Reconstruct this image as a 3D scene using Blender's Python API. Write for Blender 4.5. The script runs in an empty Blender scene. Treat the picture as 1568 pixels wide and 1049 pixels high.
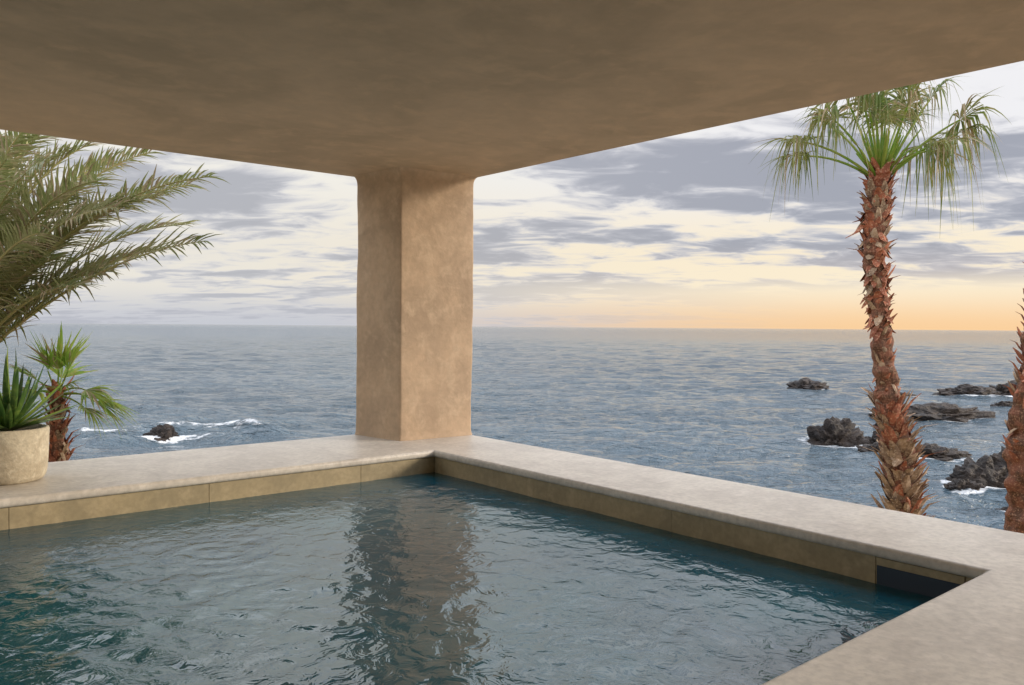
import bpy, math, random
import numpy as np
from mathutils import Vector, Matrix, noise
random.seed(7); np.random.seed(7)
S=bpy.context.scene
COL=S.collection
S.view_settings.view_transform='Standard'; S.view_settings.look='None'; S.view_settings.exposure=0

# ------------------------------------------------ helpers
def mesh_obj(name,verts,faces,mats=(),parent=None,smooth=False,mat_idx=None):
    me=bpy.data.meshes.new(name); me.from_pydata(verts,[],faces); me.update()
    ob=bpy.data.objects.new(name,me); COL.objects.link(ob)
    for m in (mats if isinstance(mats,(list,tuple)) else [mats]): me.materials.append(m)
    if smooth: me.polygons.foreach_set('use_smooth',[True]*len(me.polygons))
    if mat_idx is not None: me.polygons.foreach_set('material_index',mat_idx)
    if parent: ob.parent=parent
    return ob
def empty(name,loc=(0,0,0),mat=None):
    e=bpy.data.objects.new(name,None); COL.objects.link(e)
    e.location=loc
    if mat is not None: e.matrix_world=mat
    return e
class NT:
    def __init__(s,tree): s.t=tree; s.n=tree.nodes; s.l=tree.links
    def new(s,typ,**kw):
        nd=s.n.new(typ)
        for k,v in kw.items(): setattr(nd,k,v)
        return nd
    def put(s,sock,v):
        if v is None: return
        if isinstance(v,bpy.types.NodeSocket): s.l.new(v,sock)
        elif isinstance(v,(tuple,list)) and len(v)==3 and sock.type=='RGBA': sock.default_value=(*v,1)
        else: sock.default_value=v
    def math(s,op,a,b=None,c=None,clamp=False):
        nd=s.new('ShaderNodeMath',operation=op,use_clamp=clamp)
        for i,v in enumerate((a,b,c)): s.put(nd.inputs[i],v)
        return nd.outputs[0]
    def mix(s,f,a,b,blend='MIX'):
        nd=s.new('ShaderNodeMix',data_type='RGBA',blend_type=blend)
        s.put(nd.inputs[0],f); s.put(nd.inputs[6],a); s.put(nd.inputs[7],b)
        return nd.outputs[2]
    def ss(s,v,a,b,lo=0.,hi=1.):
        nd=s.new('ShaderNodeMapRange',interpolation_type='SMOOTHSTEP')
        s.put(nd.inputs[0],v); nd.inputs[1].default_value=a; nd.inputs[2].default_value=b
        nd.inputs[3].default_value=lo; nd.inputs[4].default_value=hi
        return nd.outputs[0]
    def noise(s,vec,scale,detail=4,rough=.55,dist=0.):
        nd=s.new('ShaderNodeTexNoise'); s.put(nd.inputs['Vector'],vec)
        nd.inputs['Scale'].default_value=scale; nd.inputs['Detail'].default_value=detail
        nd.inputs['Roughness'].default_value=rough; nd.inputs['Distortion'].default_value=dist
        return nd.outputs['Fac']
    def mapping(s,vec,scale=(1,1,1),rot=(0,0,0),loc=(0,0,0)):
        nd=s.new('ShaderNodeMapping'); s.put(nd.inputs[0],vec)
        nd.inputs['Scale'].default_value=scale; nd.inputs['Rotation'].default_value=rot; nd.inputs['Location'].default_value=loc
        return nd.outputs[0]
    def bump(s,h,strength,dist,nrm=None):
        nd=s.new('ShaderNodeBump'); nd.inputs['Strength'].default_value=strength; nd.inputs['Distance'].default_value=dist
        s.put(nd.inputs['Height'],h); s.put(nd.inputs['Normal'],nrm); return nd.outputs[0]
def material(name):
    m=bpy.data.materials.new(name); m.use_nodes=True; nt=NT(m.node_tree)
    b=nt.n['Principled BSDF']; return m,nt,b
def plaster(name,c1,c2,c3,scale=1.2,rough=.85,bump=.35,bd=.01,fine=22,dark=.22):
    m,nt,b=material(name); co=nt.new('ShaderNodeTexCoord').outputs['Object']
    n1=nt.noise(co,scale,4,.6,.6); n2=nt.noise(co,scale*4.3,4,.6,.3); n3=nt.noise(co,fine,4,.6)
    c=nt.mix(nt.ss(n1,.34,.66),c1,c2); c=nt.mix(nt.ss(n2,.45,.72,0,.7),c,c3)
    c=nt.mix(nt.ss(n3,.35,.7,0,dark),c,tuple(x*.5 for x in c1))
    nt.put(b.inputs['Base Color'],c); b.inputs['Roughness'].default_value=rough
    h=nt.math('ADD',nt.math('MULTIPLY',n3,.3),nt.math('ADD',n2,n1))
    nt.put(b.inputs['Normal'],nt.bump(h,bump,bd)); return m
def leafmat(name,c1,c2,c3,scale=3,rough=.5,trans=.25):
    m,nt,b=material(name); co=nt.new('ShaderNodeTexCoord').outputs['Object']
    n1=nt.noise(co,scale,2,.6); n2=nt.noise(co,scale*6,2,.6)
    c=nt.mix(nt.ss(n1,.38,.62),c1,c2); c=nt.mix(nt.ss(n2,.5,.7,0,.8),c,c3)
    nt.put(b.inputs['Base Color'],c); b.inputs['Roughness'].default_value=rough
    if trans>0:
        tr=nt.new('ShaderNodeBsdfTranslucent'); nt.put(tr.inputs[0],c)
        mx=nt.new('ShaderNodeMixShader'); mx.inputs[0].default_value=trans
        nt.l.new(b.outputs[0],mx.inputs[1]); nt.l.new(tr.outputs[0],mx.inputs[2])
        nt.l.new(mx.outputs[0],nt.n['Material Output'].inputs[0])
    return m

# ------------------------------------------------ materials
M_col=plaster('column_plaster',(.67,.495,.335),(.52,.385,.265),(.73,.56,.39),1.7,.9,.4,.016,18,.22)
M_ceil=plaster('ceiling_plaster',(.66,.50,.34),(.52,.40,.27),(.72,.54,.36),.9,.9,.35,.016,9,.10)
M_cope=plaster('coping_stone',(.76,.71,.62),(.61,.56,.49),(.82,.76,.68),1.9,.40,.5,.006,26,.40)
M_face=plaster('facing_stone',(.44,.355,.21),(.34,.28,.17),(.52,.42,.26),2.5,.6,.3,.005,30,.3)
M_wall=plaster('wall_plaster',(.42,.34,.24),(.36,.29,.2),(.45,.37,.26),1.2)
M_basin=plaster('basin_tile',(.05,.32,.42),(.04,.28,.38),(.07,.38,.48),2,.4,.1)
M_floor=plaster('floor_stone',(.50,.45,.37),(.44,.39,.32),(.54,.47,.39),1.5)
M_pot=plaster('pot_limestone',(.62,.55,.41),(.46,.39,.28),(.72,.65,.5),5,.85,.8,.008,40,.4)
M_ground=plaster('sand_ground',(.30,.24,.16),(.24,.19,.13),(.34,.28,.2),.3,.95,.6,.1,3)
M_soil=plaster('soil',(.05,.035,.02),(.04,.03,.02),(.08,.05,.03),8)
M_skim,_,b=material('skimmer_dark'); b.inputs['Base Color'].default_value=(.02,.035,.06,1); b.inputs['Roughness'].default_value=.4
M_date=leafmat('date_palm_leaf',(.24,.28,.09),(.34,.34,.15),(.56,.47,.28),1.6,.34,.40)
M_rach=leafmat('palm_rachis',(.48,.44,.18),(.38,.36,.14),(.5,.38,.2),2,.5,.0)
M_fan=leafmat('fan_palm_leaf',(.14,.21,.05),(.26,.28,.08),(.42,.36,.16),2.2,.42,.38)
M_dry=leafmat('dry_leaf',(.48,.39,.24),(.38,.30,.18),(.55,.47,.32),4,.7,.2)
M_green=leafmat('bright_palm_leaf',(.24,.42,.05),(.35,.46,.08),(.50,.46,.14),2.5,.45,.42)
M_agave=leafmat('agave_leaf',(.055,.135,.032),(.11,.20,.042),(.22,.32,.07),5,.30,.1)
M_bark_r=leafmat('bark_reddish',(.44,.155,.085),(.24,.085,.05),(.64,.40,.26),7,.85,.0)
M_bark_t=leafmat('bark_tan',(.46,.33,.22),(.22,.15,.10),(.68,.54,.40),8,.9,.0)
M_core=leafmat('trunk_core',(.22,.09,.055),(.10,.05,.03),(.44,.26,.16),11,.95,.0)

def rockmat():
    m,nt,b=material('sea_rock_stone'); co=nt.new('ShaderNodeTexCoord').outputs['Object']
    n1=nt.noise(co,.6,5,.65); n2=nt.noise(co,3,5,.7)
    c=nt.mix(nt.ss(n1,.35,.65),(.020,.016,.015),(.055,.038,.028)); c=nt.mix(nt.ss(n2,.54,.75,0,.6),c,(.13,.09,.055))
    nt.put(b.inputs['Base Color'],c); b.inputs['Roughness'].default_value=.5
    nt.put(b.inputs['Normal'],nt.bump(nt.math('ADD',n1,n2),1,.3)); return m
M_rock=rockmat()

# ------------------------------------------------ world sky
SUN=Vector((1.0,-0.05,0.30)).normalized()
W=bpy.data.worlds.new('World'); S.world=W; W.use_nodes=True
nt=NT(W.node_tree); bg=nt.n['Background']
dirv=nt.new('ShaderNodeTexCoord').outputs['Generated']
sep=nt.new('ShaderNodeSeparateXYZ'); nt.put(sep.inputs[0],dirv); x,y,z=sep.outputs
sky=nt.new('ShaderNodeTexSky',sky_type='NISHITA'); sky.sun_disc=False
sky.sun_elevation=math.asin(SUN.z); sky.sun_rotation=math.radians(93)
zc=nt.math('MAXIMUM',z,0.0); den=nt.math('ADD',zc,.12)
cb=nt.new('ShaderNodeCombineXYZ'); nt.put(cb.inputs[0],nt.math('DIVIDE',x,den)); nt.put(cb.inputs[1],nt.math('DIVIDE',y,den))
p=cb.outputs[0]
warm=nt.ss(x,-.28,.42)
hz=nt.mix(warm,(.60,.62,.68),(1.0,.66,.36))
mid=nt.mix(nt.ss(x,-.5,.3),(.85,.81,.74),(1.0,.87,.66))
up=nt.mix(warm,(.93,.90,.83),(.92,.91,.93))
top=(.78,.82,.92)
c=nt.mix(nt.ss(z,.0,.055),hz,mid); c=nt.mix(nt.ss(z,.08,.20),c,up); c=nt.mix(nt.ss(z,.3,.7),c,top)
n1=nt.noise(nt.mapping(p,(.62,1.05,1),loc=(6.5,3.25,0)),1.0,5,.52,.3)
n2=nt.noise(nt.mapping(p,(1.5,2.2,1),loc=(1.0,2.0,5)),2.1,6,.56,.5)
n=nt.math('ADD',nt.math('MULTIPLY',n1,.60),nt.math('MULTIPLY',n2,.40))
n=nt.math('ADD',n,nt.math('MULTIPLY',nt.ss(x,-.3,.5),.012))       # a little thicker towards the sunset side
n=nt.math('SUBTRACT',n,nt.ss(z,.20,.36,0,.030))                   # breaks open higher up
m1=nt.ss(n,.455,.545)
low=nt.ss(z,.040,.070)
bandfac=nt.math('MULTIPLY',m1,nt.mix(warm,(.82,.82,.82),low))
ccol=nt.mix(nt.ss(n,.480,.59),(.68,.68,.73),(.38,.395,.46))
ccol=nt.mix(nt.math('MULTIPLY',warm,nt.ss(z,.11,.03,0,.4)),ccol,(.90,.70,.54))
ccol=nt.mix(nt.ss(z,.10,.0,0,.5),ccol,(.58,.60,.67))
c2=nt.mix(bandfac,c,ccol)
ns=nt.new('ShaderNodeVectorMath',operation='SCALE'); nt.put(ns.inputs[0],sky.outputs[0]); ns.inputs['Scale'].default_value=.10
c3=nt.mix(.06,c2,ns.outputs[0])
k=nt.math('ADD',nt.math('ADD',1.0,nt.ss(z,.25,.60,0,1.1)),nt.ss(y,.1,-.6,0,.3))
ks=nt.new('ShaderNodeVectorMath',operation='SCALE'); nt.put(ks.inputs[0],c3); nt.put(ks.inputs['Scale'],k)
c4=nt.mix(nt.ss(z,-.02,0.0),(.12,.15,.18),ks.outputs[0])
nt.put(bg.inputs[0],c4); bg.inputs[1].default_value=1.0
try: W.cycles.sampling_method='MANUAL'; W.cycles.sample_map_resolution=256
except Exception: pass
L=bpy.data.lights.new('sun','SUN'); L.energy=2.8; L.angle=math.radians(12); L.color=(1,.86,.70)
lo=bpy.data.objects.new('sun',L); COL.objects.link(lo); lo.rotation_euler=(-SUN).to_track_quat('-Z','Y').to_euler()

# ------------------------------------------------ architecture frame (u,v,z)
U=Vector((-.7646,-.6446,0)); V=Vector((.6446,-.7646,0)); O=Vector((-.685,7.07,0))
A=Matrix(((U.x,V.x,0,O.x),(U.y,V.y,0,O.y),(0,0,1,0),(0,0,0,1)))
def prism(name,poly,z0,z1,mat,bevel=0,seg=3,parent=None):
    n=len(poly); v=[(a,b_,z0) for a,b_ in poly]+[(a,b_,z1) for a,b_ in poly]
    f=[tuple(range(n-1,-1,-1)),tuple(range(n,2*n))]+[(i,(i+1)%n,n+(i+1)%n,n+i) for i in range(n)]
    ob=mesh_obj(name,v,f,mat)
    if parent is None: ob.matrix_world=A
    else: ob.parent=parent
    if bevel:
        md=ob.modifiers.new('b','BEVEL'); md.width=bevel; md.segments=seg; md.limit_method='ANGLE'
        for pl in ob.data.polygons: pl.use_smooth=True
        wn=ob.modifiers.new('w','WEIGHTED_NORMAL'); wn.keep_sharp=False
    return ob
def rect(a0,a1,b0,b1): return [(a0,b0),(a1,b0),(a1,b1),(a0,b1)]

pool=empty('swimming_pool'); pool.matrix_world=A
E=8.0
prism('coping',[(-.90,-1.36),(E,-1.36),(E,0),(0,0),(0,4.455),(E,4.455),(E,5.25),(-.90,5.25)],-.06,0,M_cope,.024,5,pool)
g=.035
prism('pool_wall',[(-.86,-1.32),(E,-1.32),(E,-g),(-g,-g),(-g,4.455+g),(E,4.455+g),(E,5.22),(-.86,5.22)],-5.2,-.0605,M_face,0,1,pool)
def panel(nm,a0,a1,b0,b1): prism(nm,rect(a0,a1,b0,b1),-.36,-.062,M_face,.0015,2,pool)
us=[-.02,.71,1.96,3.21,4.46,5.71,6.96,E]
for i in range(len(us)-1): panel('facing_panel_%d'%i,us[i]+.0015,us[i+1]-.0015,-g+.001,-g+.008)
vs=[-.02,1.3,2.62,3.93]
for i in range(len(vs)-1): panel('facing_side_%d'%i,-g+.001,-g+.006,vs[i]+.0006,vs[i+1]-.0006)
panel('facing_side_end',-g+.001,-g+.006,4.36,4.47)
prism('skimmer_mouth',rect(-g+.001,-g+.004,3.936,4.355),-.30,-.105,M_skim,0,1,pool)
prism('skimmer_frame',rect(-g+.001,-g+.010,3.936,4.355),-.104,-.064,M_face,.002,1,pool)
for i in range(len(us)-1): panel('facing_near_%d'%i,us[i]+.001,us[i+1]-.001,4.455+g-.006,4.455+g-.001)
prism('basin_floor',rect(-g,E,-g,4.455+g),-1.6,-1.5,M_basin,0,1,pool)
def liner(nm,a0,a1,b0,b1): prism(nm,rect(a0,a1,b0,b1),-1.49,-.362,M_basin,0,1,pool)
liner('basin_side_a',-.02,E-.02,-g+.002,-g+.014); liner('basin_side_b',-g+.002,-g+.014,-.018,4.46); liner('basin_side_c',-.02,E-.02,4.455+g-.014,4.455+g-.002)
liner('basin_side_d',E-.016,E-.002,-.018,4.46)
prism('pool_end_wall',rect(E+.001,E+1.2,-1.3,5.25),-5.2,0,M_cope,.02,3,pool)

# pool water surface
NU,NV=520,290
uu=np.linspace(-g+.001,E-.001,NU); vv=np.linspace(-g+.001,4.455+g-.001,NV)
UU,VV=np.meshgrid(uu,vv,indexing='ij'); H=np.zeros_like(UU)
rs=np.random.RandomState(3)
wu=UU+.10*np.sin(VV*2.3+1)+.06*np.sin(UU*3.1+VV*1.3); wv=VV+.10*np.sin(UU*2.0)+.07*np.sin(VV*2.7-UU*1.9)
for i in range(80):
    lam=.075*(.60/.075)**rs.rand(); th=rs.rand()*6.28 ; k=6.283/lam
    env=.5+.5*np.sin(UU*rs.uniform(.5,2.5)+VV*rs.uniform(.5,2.5)+rs.rand()*6)
    ph=k*(np.cos(th)*wu+np.sin(th)*wv)+rs.rand()*6.28
    H+=env*(.0128/k)*(np.sin(ph)+.28*np.cos(2*ph))
def toUV(X,Y):
    d=Vector((X,Y,0))-O; return d.dot(U),d.dot(V)
for (X,Y,a,s) in ((-1.75,4.55,.0035,.42),(-1.2,4.0,.0015,.5),(.2,3.6,.001,.7)):
    a0,b0=toUV(X,Y); R=np.hypot(UU-a0+.05*np.sin(VV*6),VV-b0+.06*np.sin(UU*5))
    H+=a*np.sin(R*6.283/.15+.9*np.sin(UU*5))*np.exp(-(R/s)**2)
patch=.75+.35*np.sin(UU*1.3+1.0+.8*np.sin(VV*1.1))*np.sin(VV*1.7+.6*np.sin(UU*.9))
H*=patch*(1-.60*np.exp(-((VV)/.9)**2))
verts=np.stack([UU,VV,H-.2],-1).reshape(-1,3)
def grid_faces(n,m):
    i=np.arange(n-1)[:,None]*m+np.arange(m-1)[None,:]; i=i.ravel()
    return np.stack([i,i+m,i+m+1,i+1],-1)
m,nt,b=material('pool_water_surface')
geo=nt.new('ShaderNodeTexCoord').outputs['Object']
nA=nt.noise(geo,9,3,.55,.8)
nrm=nt.bump(nA,.5,.018)
nm_=nt.noise(geo,.7,2,.5)
tealc=nt.mix(nt.ss(nm_,.3,.7),(.006,.125,.20),(.010,.185,.265))
dif=nt.new('ShaderNodeBsdfDiffuse'); nt.put(dif.inputs[0],tealc)
tr=nt.new('ShaderNodeBsdfTransparent'); tr.inputs[0].default_value=(.14,.58,.72,1)
mx=nt.new('ShaderNodeMixShader'); mx.inputs[0].default_value=.34; nt.l.new(dif.outputs[0],mx.inputs[1]); nt.l.new(tr.outputs[0],mx.inputs[2])
gl=nt.new('ShaderNodeBsdfGlossy'); gl.inputs['Roughness'].default_value=.01; nt.l.new(nrm,gl.inputs['Normal'])
fr=nt.new('ShaderNodeFresnel'); fr.inputs[0].default_value=2.3; nt.l.new(nrm,fr.inputs['Normal'])
mx2=nt.new('ShaderNodeMixShader'); nt.l.new(fr.outputs[0],mx2.inputs[0]); nt.l.new(mx.outputs[0],mx2.inputs[1]); nt.l.new(gl.outputs[0],mx2.inputs[2])
nt.l.new(mx2.outputs[0],nt.n['Material Output'].inputs[0])
w=mesh_obj('pool_water',verts.tolist(),grid_faces(NU,NV).tolist(),m,smooth=True); w.matrix_world=A

# corner column with softened arrises and a small flare into the ceiling
def column():
    q00,q10,q11,q01=(-.885,-1.335),(.03,-1.335),(-.072,-.668),(-.885,-.605)
    n=16; base=[]
    crn=[q11,q01,q00,q10]
    for k in range(4):
        p0=Vector(crn[k]);p1=Vector(crn[(k+1)%4]);pm=Vector(crn[k-1]); r=.020
        din=(pm-p0).normalized(); dout=(p1-p0).normalized()
        for t in (0,.25,.5,.75,1): 
            a=p0+din*r; c_=p0+dout*r; base.append(a*(1-t)**2+p0*2*t*(1-t)+c_*t*t)
        e0=p0+dout*r; e1=p1-dout*r
        for i in range(1,n): base.append(e0.lerp(e1,i/n))
    cx,cy=-.45,-.98
    zs=list(np.linspace(.0005,.1,5))+list(np.linspace(.15,2.4,46))+list(np.linspace(2.43,2.5995,14))
    v=[];f=[];N=len(base)
    for zz in zs:
        fl=.035*math.exp(-(2.6-zz)/.03)+.012*math.exp(-zz/.03)
        for q in base:
            px,py=q
            d=noise.noise(Vector((px*2.2,py*2.2,zz*1.3)))*.010+noise.noise(Vector((px*7,py*7,zz*6)))*.004
            sx=(px-cx)/.45; sy=(py-cy)/.36
            v.append((px+sx*(fl+d),py+sy*(fl+d),zz))
    for j in range(len(zs)-1):
        for i in range(N): f.append((j*N+i,j*N+(i+1)%N,(j+1)*N+(i+1)%N,(j+1)*N+i))
    ob=mesh_obj('corner_column',v,f,M_col,smooth=True); ob.matrix_world=A
column()
prism('ceiling',[(-.93,-1.41),(11,-1.80),(11,10.5),(-1.20,10.5)],2.6,3.2,M_ceil,.03,3)
prism('terrace_floor',rect(-.82,11,5.26,14),-5,-.45,M_floor)
prism('house_wall',rect(-.6,11,9.6,9.9),-.449,2.599,M_wall)

# ------------------------------------------------ ground and ocean
xs=np.concatenate([np.linspace(-500,-62,12),np.linspace(-60,60,121),np.linspace(62,500,12)])
ys=np.concatenate([np.linspace(-900,-42,14),np.linspace(-40,40,81)])
v=[]
for X in xs:
    for Y in ys:
        t=min(1,max(0,(Y-13)/15)); t=t*t*(3-2*t)
        zz=-4.4-4.9*t+.25*noise.noise(Vector((X*.25,Y*.25,0)))+.1*noise.noise(Vector((X,Y,3)))
        v.append((X,Y,zz))
mesh_obj('ground',v,grid_faces(len(xs),len(ys)).tolist(),M_ground,smooth=True)
SEA=-7.0
rocks=[ # X,Y,width,height,depth,seed
 (39.8,107,5.0,1.5,3.5,1),(23.2,57.5,4.0,2.0,3.0,2),(26.0,56,2.6,1.3,2.4,3),(39.5,74,8.0,1.35,3.4,4),(35.8,75,3.6,1.2,2.6,5),(43.5,76,3.6,.8,2.4,15),
 (56.5,98,7.0,1.5,4,6),(62,100,8,1.9,4.5,7),(60,88,4.5,1.9,3.5,8),(24.7,42,3.4,1.6,2.8,9),(27.2,42.5,4,2.2,3,10),(22.9,40.5,1.6,.7,1.6,11),
 (27.0,51,3.8,.8,2.4,12),(24.2,53,2.0,.7,2,13),(22.6,35.2,1.6,.9,1.4,16),(-24.6,56.5,2.2,1.05,1.5,14),(66,104,8,1.6,4,17),(47.5,97,2.8,.6,2,18),
 (52,84,3.2,.8,2.2,19),(31,66,2.0,.6,1.6,21),(30.0,44,2.4,1.6,2.2,23)]
angs=np.radians(np.concatenate([np.linspace(-180,-44,70)[:-1],np.linspace(-44,44,800),np.linspace(44,180,70)[1:]]))
rr=np.concatenate([np.geomspace(14,900,680),np.geomspace(930,40000,45)])
RR,TH=np.meshgrid(rr,angs,indexing='ij'); X=RR*np.sin(TH); Y=RR*np.cos(TH)
sp=RR*.0062; Hs=np.zeros_like(X); rs=np.random.RandomState(11)
wx=X+1.5*np.sin(Y*.11+X*.05)+.6*np.sin(Y*.31+1); wy=Y+1.8*np.sin(X*.07+1)+.7*np.sin(X*.23+Y*.13)
for i in range(90):
    lam=.8*(14/.8)**rs.rand(); th=math.radians(90+rs.normal()*38); k=6.283/lam
    amp=(.041/k)*(.65 if lam>6 else 1.15)
    fade=np.clip(lam/(2.6*sp)-1,0,1)
    env=.5+.5*np.sin(X*rs.uniform(.03,.25)+Y*rs.uniform(.03,.25)+rs.rand()*6)
    ph=k*(math.cos(th)*wx+math.sin(th)*wy)+rs.rand()*6.28
    Hs+=fade*env*amp*(np.sin(ph)+.25*np.cos(2*ph))
foam=np.zeros_like(X)
def breaker(yc,x0,x1,h,wd,fo,mod=.3):
    global Hs,foam
    yl=yc+.9*np.sin(X*.21)+.5*np.sin(X*.53+1)
    ex=1/(1+np.exp(-(X-x0)/1.2))*1/(1+np.exp((X-x1)/1.2))
    d=Y-yl
    Hs+=h*ex*np.exp(-(d/wd)**2)*(1+.3*np.sin(X*.9))
    foam+=fo*ex*np.exp(-((d+wd*.25)/(wd*.9))**2)*(1-mod+mod*np.sin(X*.55+.6))
breaker(58.5,-33,-15.5,.75,1.2,.88,.15); breaker(55.2,-31,-17,.4,.8,.78,.22); breaker(66,-38,-20,.35,1.6,.4); breaker(75,-44,-26,.3,1.4,.3)
for (a,b_,wd,h,dp,sd) in rocks:
    d=np.hypot((X-a)/(wd*.60),(Y-b_)/(dp*.72)); foam+=.76*np.exp(-np.clip(d-.85,0,9)**2/.08)*(d>.3)
foam=np.clip(foam,0,1)
ov=np.stack([X,Y,Hs+SEA],-1).reshape(-1,3)
m,nt,b=material('ocean_water')
co=nt.new('ShaderNodeTexCoord').outputs['Object']
a1=nt.noise(nt.mapping(co,(.5,1,1)),1.1,4,.62,.5); a2=nt.noise(nt.mapping(co,(.6,1,1),rot=(0,0,.3)),4.5,2,.6,.3)
a3=nt.noise(nt.mapping(co,(.35,1,1)),.22,4,.6,.3)
big=nt.noise(nt.mapping(co,(.012,.045,1)),1,3,.6)
nr=nt.bump(a2,.8,.15,nt.bump(a1,1.0,.95,nt.bump(a3,.9,1.8)))
base=nt.mix(nt.ss(big,.35,.65),(.050,.090,.122),(.080,.127,.162))
at=nt.new('ShaderNodeAttribute',attribute_name='foam').outputs['Fac']
fn=nt.noise(nt.mapping(co,(.5,1,1)),1.5,5,.7)
fm=nt.ss(nt.math('ADD',nt.math('MULTIPLY',at,.5),fn),.80,.97)
base2=nt.mix(fm,base,(.85,.87,.88))
ln=nt.new('ShaderNodeVectorMath',operation='LENGTH'); nt.put(ln.inputs[0],co)
nt.put(b.inputs['IOR'],nt.ss(nt.math('LOGARITHM',ln.outputs['Value'],10.0),1.7,3.3,1.48,1.16))
nt.put(b.inputs['Base Color'],base2)
nt.put(b.inputs['Roughness'],nt.math('ADD',nt.math('MULTIPLY',fm,.6),.07)); nt.put(b.inputs['Normal'],nr)
oc=mesh_obj('ocean',ov.tolist(),grid_faces(len(rr),len(angs)).tolist(),m,smooth=True)
if oc.data.polygons[0].normal.z<0: oc.data.flip_normals()
att=oc.data.attributes.new('foam','FLOAT','POINT'); att.data.foreach_set('value',foam.ravel().astype(np.float32))

import bmesh
for (a,b_,wd,h,dp,sd) in rocks:
    bm=bmesh.new(); bmesh.ops.create_icosphere(bm,subdivisions=5,radius=1)
    for vt in bm.verts:
        p=vt.co.copy(); q=p*1.1+Vector((sd*7.3,sd*3.1,0))
        d=1+.5*noise.noise(q*1.0)+.34*abs(noise.noise(q*2.4))*1.5-.1+.14*noise.noise(q*6)+.07*noise.noise(q*14)
        c_=noise.cell(q*2.2)*.10
        p=p*(d+c_); vt.co=Vector((p.x*wd*.5,p.y*dp*.5,p.z*h*.85-.15*h))
    me=bpy.data.meshes.new('sea_rock'); bm.to_mesh(me); bm.free(); me.materials.append(M_rock)
    ob=bpy.data.objects.new('sea_rock',me); COL.objects.link(ob); ob.location=(a,b_,SEA)

# ------------------------------------------------ vegetation
class Geo:
    def __init__(s): s.v=[];s.f=[];s.m=[]
    def strip(s,pts,side,widths,mi,fold=0.,up=Vector((0,0,1))):
        b0=len(s.v); n=len(pts)
        for p,w in zip(pts,widths):
            if fold:
                s.v+= [tuple(p-side*w*.5+up*fold*w),tuple(p),tuple(p+side*w*.5+up*fold*w)]
            else: s.v+=[tuple(p-side*w*.5),tuple(p+side*w*.5)]
        k=3 if fold else 2
        for i in range(n-1):
            for j in range(k-1):
                a=b0+i*k+j; s.f.append((a,a+1,a+k+1,a+k)); s.m.append(mi)
    def tube(s,pts,rads,mi,n=6,rn=0.):
        b0=len(s.v)
        for i,(p,r) in enumerate(zip(pts,rads)):
            t=(pts[min(i+1,len(pts)-1)]-pts[max(i-1,0)]).normalized()
            a=t.orthogonal().normalized() if abs(t.z)<.95 else Vector((1,0,0)); a=(a-t*a.dot(t)).normalized(); b_=t.cross(a)
            for k in range(n):
                an=6.2832*k/n; o=a*math.cos(an)+b_*math.sin(an)
                rr_=r*(1+(rn*noise.noise((p+o*r)*6) if rn else 0)); s.v.append(tuple(p+o*rr_))
        for i in range(len(pts)-1):
            for k in range(n):
                s.f.append((b0+i*n+k,b0+i*n+(k+1)%n,b0+(i+1)*n+(k+1)%n,b0+(i+1)*n+k)); s.m.append(mi)
    def obj(s,name,mats,parent,smooth=False): return mesh_obj(name,s.v,s.f,mats,parent,smooth,s.m)
def interp(pts,rads,step):
    P=[];R=[]
    for i in range(len(pts)-1):
        p0=pts[max(i-1,0)];p1=pts[i];p2=pts[i+1];p3=pts[min(i+2,len(pts)-1)]
        n=max(1,int((p2-p1).length/step))
        for k in range(n):
            t=k/n; P.append(.5*((2*p1)+(p2-p0)*t+(2*p0-5*p1+4*p2-p3)*t*t+(3*p1-p0-3*p2+p3)*t**3)); R.append(rads[i]*(1-t)+rads[i+1]*t)
    P.append(pts[-1]);R.append(rads[-1]); return P,R
def trunk(parent,pts,rads,zones,rnd):
    """zones: (z0,z1,count/m,length,width,flare,material,share hanging down)"""
    pts=[Vector(p) for p in pts]; P,R=interp(pts,rads,.03)
    g_=Geo(); R2=[r*(1+.05*math.sin(i*1.3)+.10*noise.noise(Vector((0,0,i*.3)))) for i,r in enumerate(R)]
    g_.tube(P,R2,0,18,.45); g_.obj('trunk',[M_core],parent,False)
    bk=Geo(); an=0.
    for (z0,z1,cnt,ln,wd,fl,mi,dn) in zones:
        n=int((z1-z0)*cnt)
        for i in range(n):
            zz=z0+(z1-z0)*(i+rnd.random())/n; j=min(range(len(P)),key=lambda q:abs(P[q].z-zz)); p=P[j]; r=R[j]
            an+=2.39996+rnd.uniform(-.6,.6); o=Vector((math.cos(an),math.sin(an),0)); sd=Vector((-o.y,o.x,0))
            big=1.4 if rnd.random()<.10 else 1.
            l=ln*rnd.uniform(.5,1.35)*big; w_=wd*rnd.uniform(.6,1.3); f_=fl*rnd.uniform(.5,1.4)*big; tw=rnd.uniform(-.6,.6)
            up=Vector((0,0,1)) if rnd.random()>dn else Vector((0,0,-.9))
            cu=rnd.uniform(-.1,.35)
            pts_=[p+o*(r*.88),p+o*(r*1.05+l*.14*f_)+up*l*.30+sd*tw*.1*l,p+o*(r*1.10+l*.34*f_)+up*l*.66+sd*tw*.3*l,p+o*(r*1.10+l*(.52+cu)*f_)+up*l*(.95-cu*.4)+sd*tw*.6*l]
            bk.strip(pts_,(sd+o*rnd.uniform(-.3,.3)).normalized(),[w_,w_*.95,w_*.7,w_*.22],mi if rnd.random()<.72 else 1-mi,.28,-o)
    bk.obj('leaf_bases',[M_bark_r,M_bark_t],parent)
    return P[-1]
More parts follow.
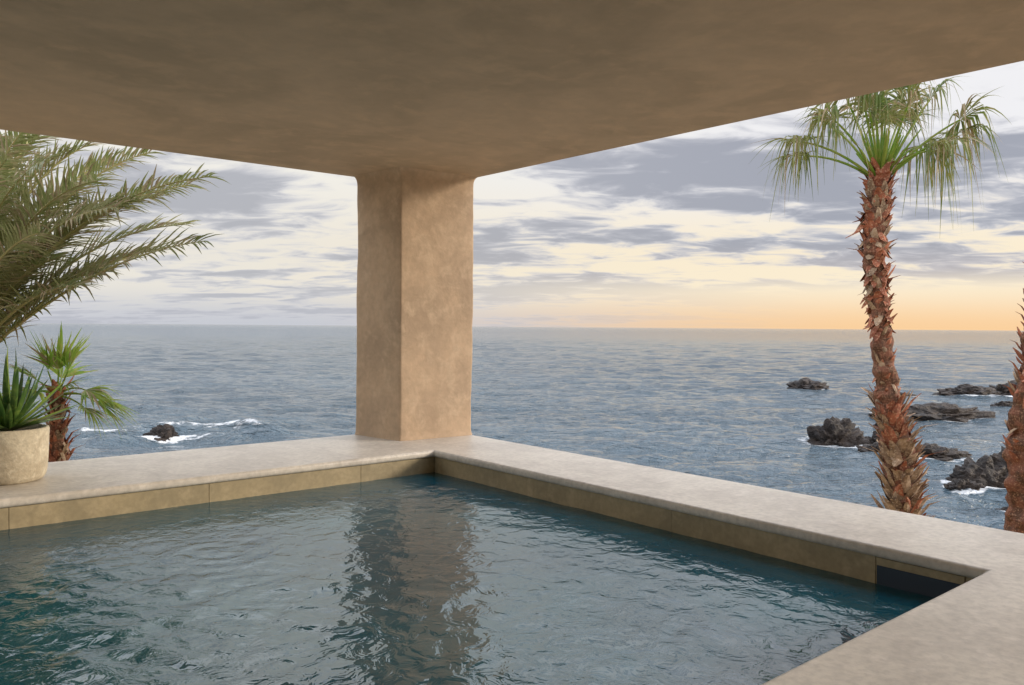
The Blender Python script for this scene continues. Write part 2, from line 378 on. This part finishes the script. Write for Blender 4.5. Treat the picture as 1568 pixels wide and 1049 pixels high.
def fan_leaf(g_,base,d,pl,R,droop,rnd,nseg=34,spread=125,mi=0,hang=.55,pr=.012,fat=1.,dry=.14):
    d=d.normalized(); pts=[]
    for i in range(9):
        t=i/8; pts.append(base+d*pl*t+Vector((0,0,-droop*pl*t*t)))
    g_.tube(pts,[pr*(1.5-.7*i/8) for i in range(9)],1,5)
    h=pts[-1]; e=(pts[-1]-pts[-2]).normalized()
    sd=e.cross(Vector((0,0,1)));  sd=sd.normalized() if sd.length>.05 else Vector((1,0,0))
    nn=sd.cross(e).normalized(); tw=rnd.uniform(-.6,.6)
    sd=(sd*math.cos(tw)+nn*math.sin(tw)).normalized(); nn=sd.cross(e).normalized()
    dth=math.radians(2*spread/nseg)
    for i in range(nseg):
        th=math.radians(-spread+2*spread*(i+.5)/nseg)+rnd.uniform(-.06,.06)
        q=e*math.cos(th)+sd*math.sin(th); q=(q+nn*(.25*abs(math.sin(th)))).normalized()
        L_=R*(.72+.28*math.cos(th*.7))*rnd.uniform(.7,1.18); cs=q.cross(nn).normalized(); hg=hang*rnd.uniform(.3,1.8)
        P_=[];Wd=[]; jx=Vector((rnd.uniform(-.16,.16),rnd.uniform(-.16,.16),0))*L_
        for t in (0.02,.22,.42,.6,.78,.92,1.04):
            P_.append(h+q*L_*(t if t<.45 else .45+(t-.45)*(1-.45*min(1.6,hg)))+jx*t*t+Vector((0,0,-hg*L_*max(0,t-.28)**1.6*1.1)))
            Wd.append(fat*(2*L_*min(t,.42)*math.sin(dth/2)*1.05 if t<=.42 else 2*L_*.42*math.sin(dth/2)*max(.05,(1.08-t)/.66)))
        g_.strip(P_,cs,Wd,(mi if rnd.random()>dry else 2),.22,nn)

def loc(pts,off): return [tuple(Vector(p)+off) for p in pts]
rnd=random.Random(5)
# main fan palm
fp=empty('fan_palm_tree',(4.72,9.5,-4.6)); inv=Vector((-4.72,-9.5,4.6))
T=[(4.76,9.5,-4.8),(4.76,9.5,-2.6),(4.68,9.5,-1.18),(4.60,9.5,-.41),(4.47,9.5,.21),(4.42,9.5,.675),(4.34,9.5,1.29),(4.29,9.5,1.91),(4.295,9.5,2.45),(4.33,9.5,2.96)]
Rd=[.26,.22,.17,.155,.14,.115,.105,.115,.13,.10]
tz=4.6
top_=trunk(fp,loc(T,inv),Rd,[(.2,-1.4+tz,45,.26,.13,.9,1,.05),(-1.4+tz,.18+tz,120,.23,.12,.80,1,.04),(.15+tz,1.1+tz,60,.08,.07,.2,0,.3),(.3+tz,1.1+tz,10,.13,.07,.7,0,.3),(1.1+tz,2.25+tz,115,.15,.11,.62,0,.45),(2.2+tz,2.98+tz,140,.17,.11,.6,0,.15)],rnd)
g_=Geo()
fans=[(-.92,-.1,.72,1.12,.62,.26,1.05),(-.80,.2,.62,1.0,.55,.30,1.1),(-.7,-.35,.95,1.15,.60,.25,1.2),(.76,-.1,.86,1.22,.68,.20,.9),(.66,-.3,.80,.92,.60,.34,1.3),(.55,-.4,.80,.75,.52,.42,1.5),(.95,.2,.85,1.3,.66,.20,.9),(.6,.3,.8,.95,.60,.3,1.4),
 (.2,-.35,1.2,.95,.6,.15,.9),(-.3,-.3,1.2,1.0,.6,.2,.9),(.05,.3,1.3,1.05,.6,.1,.8),(-.45,.4,1.1,1.1,.6,.25,.9),(.4,.4,1.1,1.1,.6,.2,.9),
 (0,-.05,1.4,1.15,.6,.05,.7),(.35,-.1,1.3,1.15,.6,.08,.8),(-.25,.05,1.4,1.2,.6,.08,.7),(-.5,-.1,1.3,1.25,.66,.15,1),(.6,.1,1.2,1.3,.66,.15,1),(.12,.1,1.2,.75,.5,.05,.6),(-.12,-.1,1.2,.7,.5,.05,.6)]
for (dx,dy,dz,pl,R_,dr,hg) in fans: fan_leaf(g_,top_+Vector((dx*.08,dy*.08,-.08)),Vector((dx,dy,dz)),pl,R_,dr,rnd,38,118,0,hg,.013,1.1,.18)
for i in range(22):
    a=rnd.random()*6.28; d=Vector((math.cos(a),math.sin(a),rnd.uniform(1.2,3.2))); L_=rnd.uniform(.3,.7)
    pts=[top_+d.normalized()*(.02+t*L_)+Vector((0,0,-.12)) for t in (0,.5,1)]
    g_.tube(pts,[.020,.015,.007],1,5)
g_.obj('fronds',[M_fan,M_green,M_dry],fp)

# second fan palm at the right edge
fp2=empty('fan_palm_tree',(4.88,7.5,-4.6)); inv=Vector((-4.85,-7.5,4.6))
T=[(4.84,7.5,-4.8),(4.83,7.5,-2.2),(4.825,7.5,-.82),(4.83,7.5,0),(4.85,7.5,.52),(4.96,7.5,1.56),(5.12,7.5,3.0),(5.35,7.5,4.6),(5.5,7.5,6.2)]
Rd=[.26,.21,.175,.165,.14,.12,.13,.15,.12]
t2=trunk(fp2,loc(T,inv),Rd,[(0.1,3.3,12,.16,.1,.4,1,.2),(4.45,4.95,60,.16,.1,.45,0,.2),(4.95,10.8,75,.14,.09,.5,0,.2)],rnd)
g_=Geo()
for i in range(15):
    a=i*2.4; e=rnd.uniform(.2,1.4); fan_leaf(g_,t2,Vector((math.cos(a),math.sin(a),e)),.8,.55,.35,rnd,26,115,0,.9)
g_.obj('fronds',[M_fan,M_green,M_dry],fp2)

# feather (date) palm on the left
dp=empty('date_palm_tree',(-5.9,8.3,-4.6)); off=Vector((5.9,-8.3,4.6))
rnd=random.Random(21)
trunk(dp,loc([(-5.95,8.35,-4.8),(-5.95,8.3,-2),(-5.9,8.25,-.3),(-5.85,8.25,.35)],off),[.26,.22,.2,.16],[(.1,5.0,70,.16,.14,.5,1,.1)],rnd)
g_=Geo()
def frond(base,ctrl,tip,LL,nl=70,wid=.022,rollv=0.):
    N=nl; pts=[]
    for i in range(N+1):
        t=i/N; pts.append(base*(1-t)**2+ctrl*2*t*(1-t)+tip*t*t)
    q3=pts[::3]; g_.tube(q3,[.020*(1-i/len(q3))+.004 for i in range(len(q3))],1,5)
    for i in range(int(N*.14),N+1):
        t=i/N; tg=(pts[min(i+1,N)]-pts[max(i-1,0)]).normalized()
        sd=tg.cross(Vector((0,0,1))).normalized(); nn=sd.cross(tg).normalized()
        sd,nn=(sd*math.cos(rollv)+nn*math.sin(rollv)),(nn*math.cos(rollv)-sd*math.sin(rollv))
        env=min(1,(t-.08)*4)*(1-.55*max(0,t-.5)/.5)
        for sg in (-1,1):
            if rnd.random()<.04: continue
            l=LL*env*rnd.uniform(.75,1.15); fw=.65+.7*t+rnd.uniform(-.2,.25)
            q=(sd*sg+tg*fw+nn*rnd.uniform(.05,.75)).normalized(); hg=rnd.uniform(.05,.40)
            P_=[pts[i]+q*l*s_+Vector((0,0,-hg*l*s_*s_)) for s_ in (0,.3,.65,1)]
            g_.strip(P_,tg.cross(q).cross(q).normalized(),[wid*.6,wid,wid*.75,.002],(0 if rnd.random()<.84 else 2),.3,nn)
def W3(px,py,Y): return Vector(((px-784)*Y/1228.,Y,1.1+(497-py)*Y/1228.))+off
B0=Vector((-5.85,8.25,.35))+off
fl=[((320,272),(70,300),8.2,7.9),((228,236),(40,285),8.0,8.3),((137,225),(0,280),8.4,8.7),((35,205),(-60,320),8.0,7.7),
    ((285,345),(80,355),8.6,9.0),((313,370),(110,395),7.9,7.6),((250,300),(60,330),8.1,8.5),((290,285),(60,315),8.3,8.8),((-60,200),(-120,330),8.3,8.6),((70,250),(-40,300),7.7,6.9),
    ((180,320),(20,330),7.8,7.2),((205,395),(60,430),8.5,9.3),((20,150),(-70,250),8.6,9.6),((-150,180),(-160,300),8,8),((100,160),(-20,240),8.6,9.9),((120,440),(20,440),7.7,7.3),((60,360),(-30,380),7.6,6.9),
    ((150,280),(10,300),8.0,7.6),((240,385),(90,400),8.2,8.4),((10,250),(-60,320),7.8,7.2),((110,300),(-10,340),8.4,8.2),((160,420),(40,420),8.2,8.0),
    ((60,215),(-40,270),8.2,8.0),((100,235),(-20,300),8.5,8.6),((-10,215),(-80,290),8.0,7.8),((200,310),(40,350),8.3,8.1),((80,400),(0,420),7.9,7.5),((170,250),(20,300),8.4,8.9)]
for (tip,ctl,y1,y2) in fl:
    frond(B0+Vector((rnd.uniform(-.10,.10),rnd.uniform(-.1,.1),rnd.uniform(-.1,.1))),W3(*ctl,y1),W3(*tip,y2),.54,84,.022,rnd.uniform(-.8,.8))
for i in range(14):
    a=math.radians(rnd.uniform(100,270)); d=Vector((math.cos(a),math.sin(a)*1.0,0)); h=rnd.uniform(.4,1.9)
    frond(B0,B0+d*1.2+Vector((0,0,h*1.1)),B0+d*2.7+Vector((0,0,h*.8)),.42,60)
g_.obj('fronds',[M_date,M_rach,M_dry],dp)

# little fan palm behind the coping
sp_=empty('small_fan_palm',(-5.0,8.9,-4.6)); off2=Vector((5.0,-8.9,4.6)); rnd=random.Random(9)
tp=trunk(sp_,loc([(-5.04,8.9,-4.8),(-5.04,8.9,-1.5),(-5.04,8.9,-.5),(-5.05,8.9,.32)],off2),[.13,.11,.09,.06],[(.2,4.95,110,.16,.08,.7,0,.3)],rnd)
g_=Geo()
for (dx,dy,dz,pl,R_,dr,hg) in [(.12,-.1,1,.30,.50,.0,.1),(-.25,-.2,1,.3,.45,.0,.1),(.4,.1,1.1,.32,.46,.05,.15),(1,-.2,.80,.45,.44,.45,.35),(1,.1,.30,.45,.44,.35,.35),(1,.3,.5,.42,.44,.6,.3),(.9,-.4,.05,.42,.40,.3,.3),(-.5,-.4,.8,.3,.45,.2,.2),(.5,-.6,.7,.3,.42,.3,.3),(-.9,.2,.6,.3,.45,.4,.3),(-.2,.7,1,.3,.45,.2,.2),(-.3,-.8,.5,.3,.4,.3,.3)]:
    fan_leaf(g_,tp+Vector((0,0,-.03)),Vector((dx,dy,dz)),pl,R_,dr,rnd,24,60,0,hg,.009,1.8,.14)
g_.obj('fronds',[M_green,M_green,M_dry],sp_)

# potted agave on the coping
pa=empty('potted_agave',(-3.50,5.57,0)); pa.scale=(.95,.95,.95); rnd=random.Random(4)
prof=[(0,0),(.20,0),(.222,.012),(.238,.04),(.247,.09),(.255,.2),(.26,.33),(.262,.372),(.258,.385),(.245,.39),(.232,.385),(.228,.36),(.226,.33),(0,.33)]
v=[];f=[];n=64
for (r,zz) in prof:
    for k in range(n):
        a=6.2832*k/n; q=r*(1+.008*noise.noise(Vector((math.cos(a)*2,math.sin(a)*2,zz*5)))); v.append((q*math.cos(a),q*math.sin(a),zz+.001))
for j in range(len(prof)-1):
    for k in range(n): f.append((j*n+k,j*n+(k+1)%n,(j+1)*n+(k+1)%n,(j+1)*n+k))
mesh_obj('planter_pot',v,f,M_pot,pa,True)
v=[(0,0,.35)];f=[]
for k in range(32):
    a=6.2832*k/32; v.append((.224*math.cos(a),.224*math.sin(a),.345+.01*rnd.random()))
for k in range(32): f.append((0,1+k,1+(k+1)%32))
mesh_obj('soil',v,f,M_soil,pa)
g_=Geo()
for i in range(48):
    a=i*2.39996; el=math.radians(86-i*1.3+rnd.uniform(-7,7)); l=rnd.uniform(.50,.68)*(1 if i>4 else .95)
    o=Vector((math.cos(a),math.sin(a),0)); q=o*math.cos(el)+Vector((0,0,math.sin(el))); sd=Vector((-o.y,o.x,0))
    nn=sd.cross(q)*-1
    if nn.z<0: nn=-nn
    b0=Vector((0,0,.36))+o*.02; P_=[];Wd=[]
    for t,w_ in ((0,.036),(.15,.040),(.35,.048),(.55,.044),(.75,.032),(.9,.015),(1,.002)):
        P_.append(b0+q*l*t+nn*(-.03*math.sin(t*3.1))+Vector((0,0,-.14*l*t*t*math.cos(el)*2))); Wd.append(w_)
    g_.strip(P_,sd,Wd,0 if i%7 else 1,.32,nn)
g_.obj('agave_leaves',[M_agave,M_green],pa,True)

# ------------------------------------------------ camera
cam=bpy.data.cameras.new('camera'); co_=bpy.data.objects.new('camera',cam); COL.objects.link(co_)
cam.sensor_width=36; cam.lens=36*1228/1568.; cam.clip_end=90000; cam.clip_start=.05
co_.matrix_world=Matrix.Translation((0,0,1.1))@Matrix.Rotation(math.radians(90-1.14),4,'X')@Matrix.Rotation(math.radians(.44),4,'Z')
S.camera=co_
